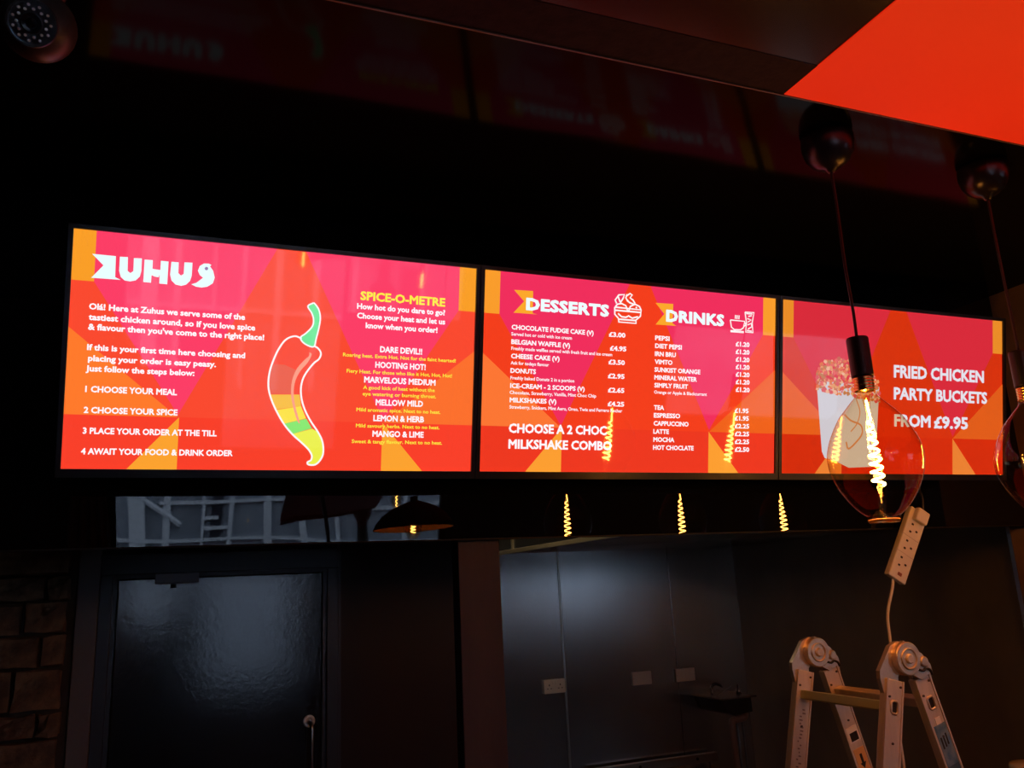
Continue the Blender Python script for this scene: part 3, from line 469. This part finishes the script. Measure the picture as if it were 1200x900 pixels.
cab = [bp_, Vector((-0.010, 0, -0.03)), Vector((2.186, 2.2, 1.51)) - B_, Vector((2.180, 2.2, 1.42)) - B_, Vector((2.168, 2.2, 1.25)) - B_, Vector((2.160, 2.2, 1.08)) - B_, Vector((2.175, 2.2, 0.5)) - B_, Vector((2.30, 2.22, FL + 0.01)) - B_, Vector((2.7, 2.25, FL + 0.006)) - B_]
obj('flex', tube(NB(), catmull(cab, 7), 0.0052, 8), cable_w, ps, smooth=True)

# ------------------------------------------------------------ ladder
HX, HZ = 1.849, 1.417
ld = thing('folding_ladder', 'aluminium folding step ladder with round hinges at the bottom right', 'ladder', (HX, 2.0, FL))
LP = lambda o: P(o, ld)
YN, YFr = 1.82, 2.17       # near and far stiles: outer (camera side) faces
slope = math.atan(0.272)
def stile(y, side):
    """side -1: left (front) leg, +1: right (rear) leg; box section with rung slots"""
    x_top = HX + side * 0.047; z_top = 1.366
    Ls = (z_top - FL) / math.cos(slope)
    M = Matrix.Translation((x_top, y, z_top)) @ Matrix.Rotation(side * -slope, 4, 'Y') @ Matrix.Rotation(0, 4, 'X')
    return M, Ls
SW = 0.029
for y, nm in ((YN, 'near'), (YFr, 'far')):
    for side in (-1, 1):
        M, Ls = stile(y, side)
        bm = box(NB(), (-SW, 0, -Ls + 0.01), (SW, 0.024, 0), M, 0.003)
        s_ = LP(obj('stile', bm, alu))
        LP(obj('foot', box(NB(), (-SW - 0.003, -0.003, -Ls + 0.012), (SW + 0.003, 0.027, -Ls + 0.05), M, 0.003), cable_k))
        lip = NB(); box(lip, (-SW, -0.0025, -Ls + 0.05), (-SW + 0.005, 0, 0), M); box(lip, (SW - 0.005, -0.0025, -Ls + 0.05), (SW, 0, 0), M)
        LP(obj('stile_lip', lip, alu))
        # rivets near the top
        for (rx, rz) in ((-0.018, -0.045), (0.018, -0.016), (0.0, -0.16)):
            LP(obj('rivet', tube(NB(), [M @ Vector((rx, -0.003, rz)), M @ Vector((rx, 0.001, rz))], 0.0032, 8), mat('dark_rivet', (0.10, 0.07, 0.06), 0.4, metal=0.6)))
        # rungs: slot eyes on the near outer face
        if nm == 'near':
            for k in range(5):
                zc = -0.070 - k * 0.28
                bm = NB(); c = [(-0.011 * sx, zc + 0.016 * sz) for sx, sz in ((1, -.7), (.6, -1), (-.6, -1), (-1, -.7), (-1, .7), (-.6, 1), (.6, 1), (1, .7))]
                tube(bm, [M @ Vector((x, -0.001, z)) for x, z in c], 0.0035, 6, True); LP(obj('rung_collar', bm, cast, smooth=True))
                bm = NB(); vs_ = [bm.verts.new(M @ Vector((x, -0.0006, z))) for x, z in c]; bm.faces.new(vs_)
                e = bmesh.ops.extrude_face_region(bm, geom=bm.faces[:]); bmesh.ops.translate(bm, verts=[g for g in e['geom'] if isinstance(g, bmesh.types.BMVert)], vec=(0, 0.0003, 0))
                LP(obj('rung_opening', bm, slot_m))
for side in (-1, 1):
    M, Ls = stile(0, side)
    for k in range(5):
        zc = -0.070 - k * 0.28; c = M @ Vector((0, 0, zc))
        bm = NB(); box(bm, (-0.014, YN + 0.024, -0.013), (0.014, YFr, 0.013), Matrix.Translation((c.x, 0, c.z)) @ Matrix.Rotation(-side * slope, 4, 'Y'), 0.003)
        LP(obj('rung', bm, yellow_rung if side < 0 else alu))
def disc(bm, cx, cz, y0, y1, r, n=32, rin=0.0):
    Mx = Matrix.Translation((cx, y1, cz)) @ Matrix.Rotation(math.pi / 2, 4, 'X'); h_ = y1 - y0
    lathe(bm, [(0, 0), (r, 0), (r, h_ - 0.003), (r - 0.003, h_), (0, h_)], n=n, M=Mx)
for y in (YN, YFr):
    h = LP(obj('hinge_arm', prism(NB(), [(HX - 0.092, 1.372), (HX - 0.090, 1.392), (HX - 0.043, 1.452), (HX - 0.015, 1.462), (HX + 0.010, 1.455), (HX, 1.40), (HX - 0.030, 1.372), (HX - 0.034, 1.335), (HX - 0.086, 1.335)], y + 0.006, y + 0.020), cast))
    LP(obj('hinge_arm', prism(NB(), [(HX + 0.010, 1.463), (HX + 0.035, 1.452), (HX + 0.066, 1.425), (HX + 0.088, 1.392), (HX + 0.094, 1.350), (HX + 0.084, 1.335), (HX + 0.036, 1.335), (HX + 0.020, 1.372), (HX - 0.010, 1.40)], y + 0.010, y + 0.022), cast))
    bm = NB(); disc(bm, HX, HZ, y - 0.012, y + 0.03, 0.044); LP(obj('hinge_disc', bm, cast))
    bm = NB(); tube(bm, [(HX + 0.026 * math.cos(a), y - 0.013, HZ + 0.026 * math.sin(a)) for a in [2 * math.pi * k / 28 for k in range(28)]], 0.003, 6, True); LP(obj('hinge_ring', bm, cast, smooth=True))
    bm = NB(); disc(bm, HX, HZ, y - 0.018, y - 0.010, 0.013, 20); LP(obj('hinge_pin', bm, alu))
    bm = NB(); prism(bm, [(HX + 0.008, 1.375), (HX + 0.038, 1.360), (HX + 0.080, 1.380), (HX + 0.076, 1.398), (HX + 0.050, 1.428), (HX + 0.020, 1.440), (HX - 0.01, 1.40)], y - 0.008, y + 0.008); LP(obj('latch_plate', bm, cast))
    bm = NB(); disc(bm, HX + 0.051, HZ - 0.011, y - 0.016, y - 0.006, 0.014, 20); LP(obj('latch_knob', bm, cast))
    bm = NB(); tube(bm, catmull([(HX + 0.030, y - 0.010, HZ - 0.030), (HX + 0.045, y - 0.010, HZ - 0.034), (HX + 0.056, y - 0.010, HZ - 0.029), (HX + 0.070, y - 0.010, HZ - 0.034), (HX + 0.076, y - 0.010, HZ - 0.046)], 4), 0.0035, 6); LP(obj('latch_spring', bm, slot_m, smooth=True))
# stickers and stamped marks
def mark(y, side, pts, m, nm):
    M, _ = stile(y, side); bm = NB()
    for a in pts: box(bm, (a[0], -0.0012, a[1]), (a[2], 0.0002, a[3]), M)
    LP(obj(nm, bm, m))
mark(YN, 1, [(-0.020, -0.235, 0.022, -0.128)], blue_st, 'blue_sticker')
mark(YN, 1, [(-0.020, -0.420, 0.022, -0.2352)], mat('worn_blue_sticker', (0.08, 0.14, 0.2), 0.4, noise=(30, (0.03, 0.10, 0.22), 5)), 'blue_sticker')
mark(YN, 1, [(-0.008, -0.128, 0.011, -0.110)], mat('pale_sticker', (0.8, 0.75, 0.7), 0.5), 'small_label')
bars = NB(); M, _ = stile(YN, 1)
for k in range(3):
    box(bars, (-0.013 + 0.010 * k, -0.0018, -0.190 + 0.003 * k), (-0.008 + 0.010 * k, -0.0010, -0.160 + 0.003 * k), M)
LP(obj('printed_bars', bars, slot_m))
mark(YFr, 1, [(-0.022, -0.225, 0.022, -0.180)], mat('pale_sticker'), 'small_label'); mark(YFr, 1, [(-0.020, -0.330, 0.022, -0.245)], mat('orange_sticker', (0.75, 0.42, 0.15), 0.5), 'warning_label')
bm = NB(); M, _ = stile(YFr, 1); box(bm, (-0.014, -0.0018, -0.222), (0.016, -0.0008, -0.197), M); box(bm, (-0.003, -0.0018, -0.290), (0.006, -0.0008, -0.262), M)
prism(bm, [(-0.010, -0.288), (0.013, -0.288), (0.0015, -0.305)], -0.0018, -0.0008, M); LP(obj('printed_arrow', bm, slot_m))
bm = NB(); M, _ = stile(YFr, -1)
for i in range(26):
    zz = -0.115 - i * 0.010; xx = random.uniform(-0.010, 0.0)
    box(bm, (xx, -0.0008, zz), (xx + random.uniform(0.003, 0.012), 0.0002, zz + 0.004), M)
LP(obj('stamped_marks', bm, mat('worn_print', (0.28, 0.18, 0.14), 0.5), None, 'stuff'))

# ------------------------------------------------------------ menu screens
SWD, SHT = 0.952, 0.5355; TILT = 0.2004
PAL = [  # one palette per screen, viewing-angle dimming put into the colours
 dict(base=(250, 74, 48), pink=(252, 62, 102), corner=(250, 158, 40), left=(255, 122, 44), foot=(252, 162, 48), low=(249, 64, 42), right=(252, 112, 46)),
 dict(base=(244, 62, 28), pink=(240, 46, 92), corner=(250, 156, 44), left=(252, 118, 52), foot=(252, 158, 50), low=(238, 56, 32), right=(240, 98, 28)),
 dict(base=(214, 50, 14), pink=(216, 42, 58), corner=(234, 140, 40), left=(230, 94, 26), foot=(234, 128, 50), low=(212, 44, 12), right=(224, 92, 26))]
def scr_mat(nm, c, es=1.0, rough=0.035):
    return mat(nm, (0.01, 0.01, 0.01), rough, spec=0.45, emit=lin(c), es=es)
UV = lambda u, v: (u * SWD, v * SHT)
BGP = [('base', [(0, 0), (1, 0), (1, 1), (0, 1)]), ('low', [(0, 0), (1, 0), (1, .225), (0, .225)]),
 ('pink', [(0.048, 1), (0.463, 1), (0.246, .235), (0.048, .785)]), ('pink', [(0.535, 1), (0.952, 1), (0.952, .785), (0.752, .235)]),
 ('corner', [(0, .785), (.048, .785), (.048, 1), (0, 1)]), ('corner', [(.952, .785), (1, .785), (1, 1), (.952, 1)]),
 ('left', [(0, .225), (.246, .225), (0, .588)]), ('right', [(1, .225), (.752, .225), (1, .588)]),
 ('foot', [(.138, 0), (.249, 0), (.249, .225)]), ('foot', [(.75, 0), (.862, 0), (.75, .225)])]
def flat(bm, pts, y, mi=0):
    f = bm.faces.new([bm.verts.new((a, y, b)) for a, b in pts]); f.material_index = mi; return f
def ribbon(bm, pts, wd, y, closed=False):
    P_ = [Vector((a, b)) for a, b in pts]
    if closed: P_.append(P_[0])
    n = len(P_); Lf, Rt = [], []
    for i in range(n):
        if closed and i in (0, n - 1): d = (P_[1] - P_[0]).normalized() + (P_[-1] - P_[-2]).normalized()
        elif i == 0: d = P_[1] - P_[0]
        elif i == n - 1: d = P_[-1] - P_[-2]
        else: d = (P_[i + 1] - P_[i]).normalized() + (P_[i] - P_[i - 1]).normalized()
        if d.length < 1e-6: d = Vector((1, 0))
        d.normalize(); nn = Vector((-d.y, d.x)) * wd / 2
        Lf.append(bm.verts.new((P_[i].x + nn.x, y, P_[i].y + nn.y))); Rt.append(bm.verts.new((P_[i].x - nn.x, y, P_[i].y - nn.y)))
    for i in range(n - 1): bm.faces.new((Lf[i], Lf[i + 1], Rt[i + 1], Rt[i]))
def smooth2(pts, closed=False, k=4):
    q = [(a, b, 0) for a, b in pts]
    if closed: q = q + [q[0]]
    return [(p.x, p.y) for p in catmull(q, k)]
def text_bm(s, bold, track=1.0):
    """built-in font, thickened by a ribbon laid along every outline edge"""
    cu = bpy.data.curves.new('t', 'FONT'); cu.body = s; cu.size = 1; cu.resolution_u = 2; cu.space_character = track
    o = bpy.data.objects.new('t', cu); C.objects.link(o)
    me = bpy.data.meshes.new_from_object(o.evaluated_get(bpy.context.evaluated_depsgraph_get()))
    bpy.data.objects.remove(o); bm = NB(); bm.from_mesh(me); bpy.data.meshes.remove(me)
    if bold:
        for e in [e for e in bm.edges if len(e.link_faces) == 1]:
            a, c = e.verts[0].co.copy(), e.verts[1].co.copy(); d = c - a
            if d.length < 1e-6: continue
            d.normalize(); n = Vector((-d.y, d.x, 0)) * bold; d *= bold * 0.7
            bm.faces.new([bm.verts.new(p) for p in (a - d - n, c + d - n, c + d + n, a - d + n)])
    return bm
hb_ = text_bm('H', 0); CAP = max(v.co.y for v in hb_.verts); hb_.free()
txt_mats = {'w': scr_mat('white_lettering', (250, 244, 250), 1.05), 'y': scr_mat('yellow_lettering', (250, 236, 70)), 'h': scr_mat('cyan_white_lettering', (226, 246, 252), 1.1)}
txt_dim = {'w': scr_mat('dimmed_white_lettering', (226, 224, 234))}  # third screen's white, its viewing-angle dimming put into the colour
X0S = [-0.24181, 0.73349, 1.70972]
LABS = ['wide menu screen with a chili picture and spice list, leftmost on the wall', 'menu screen listing desserts and drinks, in the middle of the three', 'menu screen offering party buckets, rightmost, behind the big bulb']
LP_ = None
screens = []
for k in range(3):
    t = thing('menu_screen', LABS[k], 'screen', (X0S[k], 2.06075, 1.95357), 'menu screens'); t.rotation_euler = (TILT, 0, 0); screens.append(t)
    b = 0.0105; bb = 0.019
    obj('housing', bx((-b, 0.004, -bb), (SWD + b, 0.045, SHT + b), 0.003), bezel_m, t)
    bm = NB()
    box(bm, (-b, -0.004, -bb), (SWD + b, 0.004, 0)); box(bm, (-b, -0.004, SHT), (SWD + b, 0.004, SHT + b)); box(bm, (-b, -0.004, 0), (0, 0.004, SHT)); box(bm, (SWD, -0.004, 0), (SWD + b, 0.004, SHT))
    obj('bezel', bm, bezel_m, t)
    bm = NB(); names = ['base', 'low', 'pink', 'corner', 'left', 'right', 'foot']
    for j, (nm, pts) in enumerate(BGP): flat(bm, [UV(*p) for p in pts], 0.0035 - 0.0002 * j, names.index(nm))
    me = bpy.data.meshes.new('display'); bm.to_mesh(me); bm.free()
    for nm in names: me.materials.append(scr_mat('screen_%s_%s' % (nm, 'abc'[k]), PAL[k][nm]))
    dsp = bpy.data.objects.new('display', me); C.objects.link(dsp); dsp.parent = t
    # wall bracket behind
    bm = NB(); box(bm, (SWD * 0.35, 0.045, 0.05), (SWD * 0.65, 0.075, 0.30)); obj('wall_bracket', bm, matt_black, t)
    bm = NB(); box(bm, (SWD * 0.38, 0.07, 0.10), (SWD * 0.42, 0.185, 0.14)); box(bm, (SWD * 0.58, 0.07, 0.10), (SWD * 0.62, 0.185, 0.14)); obj('bracket_arm', bm, matt_black, t)
    t['_d'] = dsp.name
YT = 0.0012
for (k, s, x, z_, wdt, hgt, m) in TEXTS:
    big = hgt > 0.02
    bold = 0.050 if m == 'h' else (0.036 if hgt > 0.0105 else 0.020)
    bm = text_bm(s, bold, 1.06 if m == 'h' else 1.0)
    xs = [v.co.x for v in bm.verts]; x0, x1 = min(xs), max(xs); sx = wdt / (x1 - x0); sz = hgt / (CAP + 2 * bold)
    for v in bm.verts: v.co = Vector((x + (v.co.x - x0) * sx, YT, z_ + (v.co.y + bold) * sz))
    me = bpy.data.meshes.new('lettering'); bm.to_mesh(me); bm.free(); me.materials.append((txt_dim.get(m) if k == 2 else None) or txt_mats[m])
    nm = 'heading' if (m == 'h' or hgt > 0.02) and s[0] != '£' else ('price' if s[0] == '£' else 'menu_line')
    o = bpy.data.objects.new(nm, me); C.objects.link(o); o.parent = bpy.data.objects[screens[k]['_d']]
def pic(name, k, bm, m):
    me = bpy.data.meshes.new(name); bm.to_mesh(me); bm.free()
    for q in (m if isinstance(m, list) else [m]): me.materials.append(q)
    o = bpy.data.objects.new(name, me); C.objects.link(o); o.parent = bpy.data.objects[screens[k]['_d']]; return o
S = SHAPES
# logo on the first screen
bm = NB(); flat(bm, S['z'], YT)
for p in S['u']: flat(bm, p, YT)
pic('logo', 0, bm, scr_mat('logo_white', (228, 250, 252), 1.05))
bm = NB(); flat(bm, S['eye'], YT - 0.0002); pic('logo_eye', 0, bm, scr_mat('logo_eye', (150, 120, 170)))
# chili
W0 = scr_mat('outline_white', (255, 248, 248))
for key, c in (('band0', (236, 96, 72)), ('band1', (248, 190, 66)), ('band2', (252, 226, 66)), ('band3', (136, 232, 110)), ('band4', (236, 240, 74))):
    bm = NB(); flat(bm, S[key], YT + 0.0002); pic('chili_band', 0, bm, scr_mat('chili_' + key, c))
bm = NB(); flat(bm, smooth2(S['shine'], True, 3), YT); pic('chili_shine', 0, bm, scr_mat('chili_shine', (252, 158, 132)))
bm = NB(); flat(bm, smooth2(S['stem'], True, 3), YT); pic('chili_stem', 0, bm, scr_mat('chili_stem', (112, 232, 150)))
bm = NB(); ribbon(bm, smooth2(S['chiliL']), 0.0042, YT - 0.0002); ribbon(bm, smooth2(S['stem'], True), 0.0036, YT - 0.0002); pic('chili_outline', 0, bm, W0)
# dessert and drink flags and icons
for key in ('dflag', 'rflag'):
    bm = NB(); flat(bm, S[key], YT + 0.0004); pic('heading_flag', 1, bm, scr_mat('flag_orange', (252, 168, 44)))
bm = NB()
for p in S['bowl']: ribbon(bm, p, 0.0045, YT)
pic('ice_cream_icon', 1, bm, W0)
bm = NB()
for p in S['cup']: ribbon(bm, p, 0.0038, YT)
for p in S['glass']: ribbon(bm, p, 0.0038, YT)
pic('drinks_icon', 1, bm, W0)
# bucket picture on the third screen
bk = S['bucket']
bm = NB(); flat(bm, bk, YT + 0.0006); pic('bucket_picture', 2, bm, scr_mat('bucket_white', (206, 200, 206)))
x0 = bk[0][0]; x1 = bk[1][0]; zt = bk[0][1]; bw = x1 - x0
rng = random.Random(3)
cols = [(222, 112, 60), (200, 92, 62), (226, 150, 96), (214, 84, 84), (232, 176, 140), (190, 120, 70), (226, 96, 88)]
cm = [scr_mat('chicken_tone_%d' % i, c) for i, c in enumerate(cols)]
bm = NB()
for i in range(480):
    u = rng.random(); top = 0.075 * (1 - (2 * u - 1) ** 2) ** 0.5 + 0.008
    q = rng.random(); cx = x0 + u * bw; cz = zt - 0.030 - 0.03 * u + q * (top + 0.035)
    r = rng.uniform(0.003, 0.009); n = 6
    pts = [(cx + r * rng.uniform(.7, 1.2) * math.cos(2 * math.pi * j / n), cz + r * rng.uniform(.6, 1.1) * math.sin(2 * math.pi * j / n)) for j in range(n)]
    flat(bm, pts, YT + 0.0005 - 0.000001 * i, rng.randrange(len(cm)))
pic('fried_chicken_picture', 2, bm, cm)
bm = NB(); bx0, bx1, bz0, bz1 = x0 + bw * .18, x1 - bw * .1, bk[4][1], zt
ribbon(bm, smooth2([(bx0 + (bx1 - bx0) * a, bz0 + (bz1 - bz0) * b) for a, b in ((.35, .62), (.50, .55), (.72, .50), (.75, .40), (.62, .30), (.45, .22), (.40, .30))]), 0.006, YT); ribbon(bm, smooth2([(bx0 + (bx1 - bx0) * a, bz0 + (bz1 - bz0) * b) for a, b in ((.62, .80), (.70, .66), (.64, .52), (.50, .42))]), 0.004, YT)
pic('bucket_swirl', 2, bm, scr_mat('swirl_tan', (206, 140, 96)))
for t in screens:
    del t['_d']
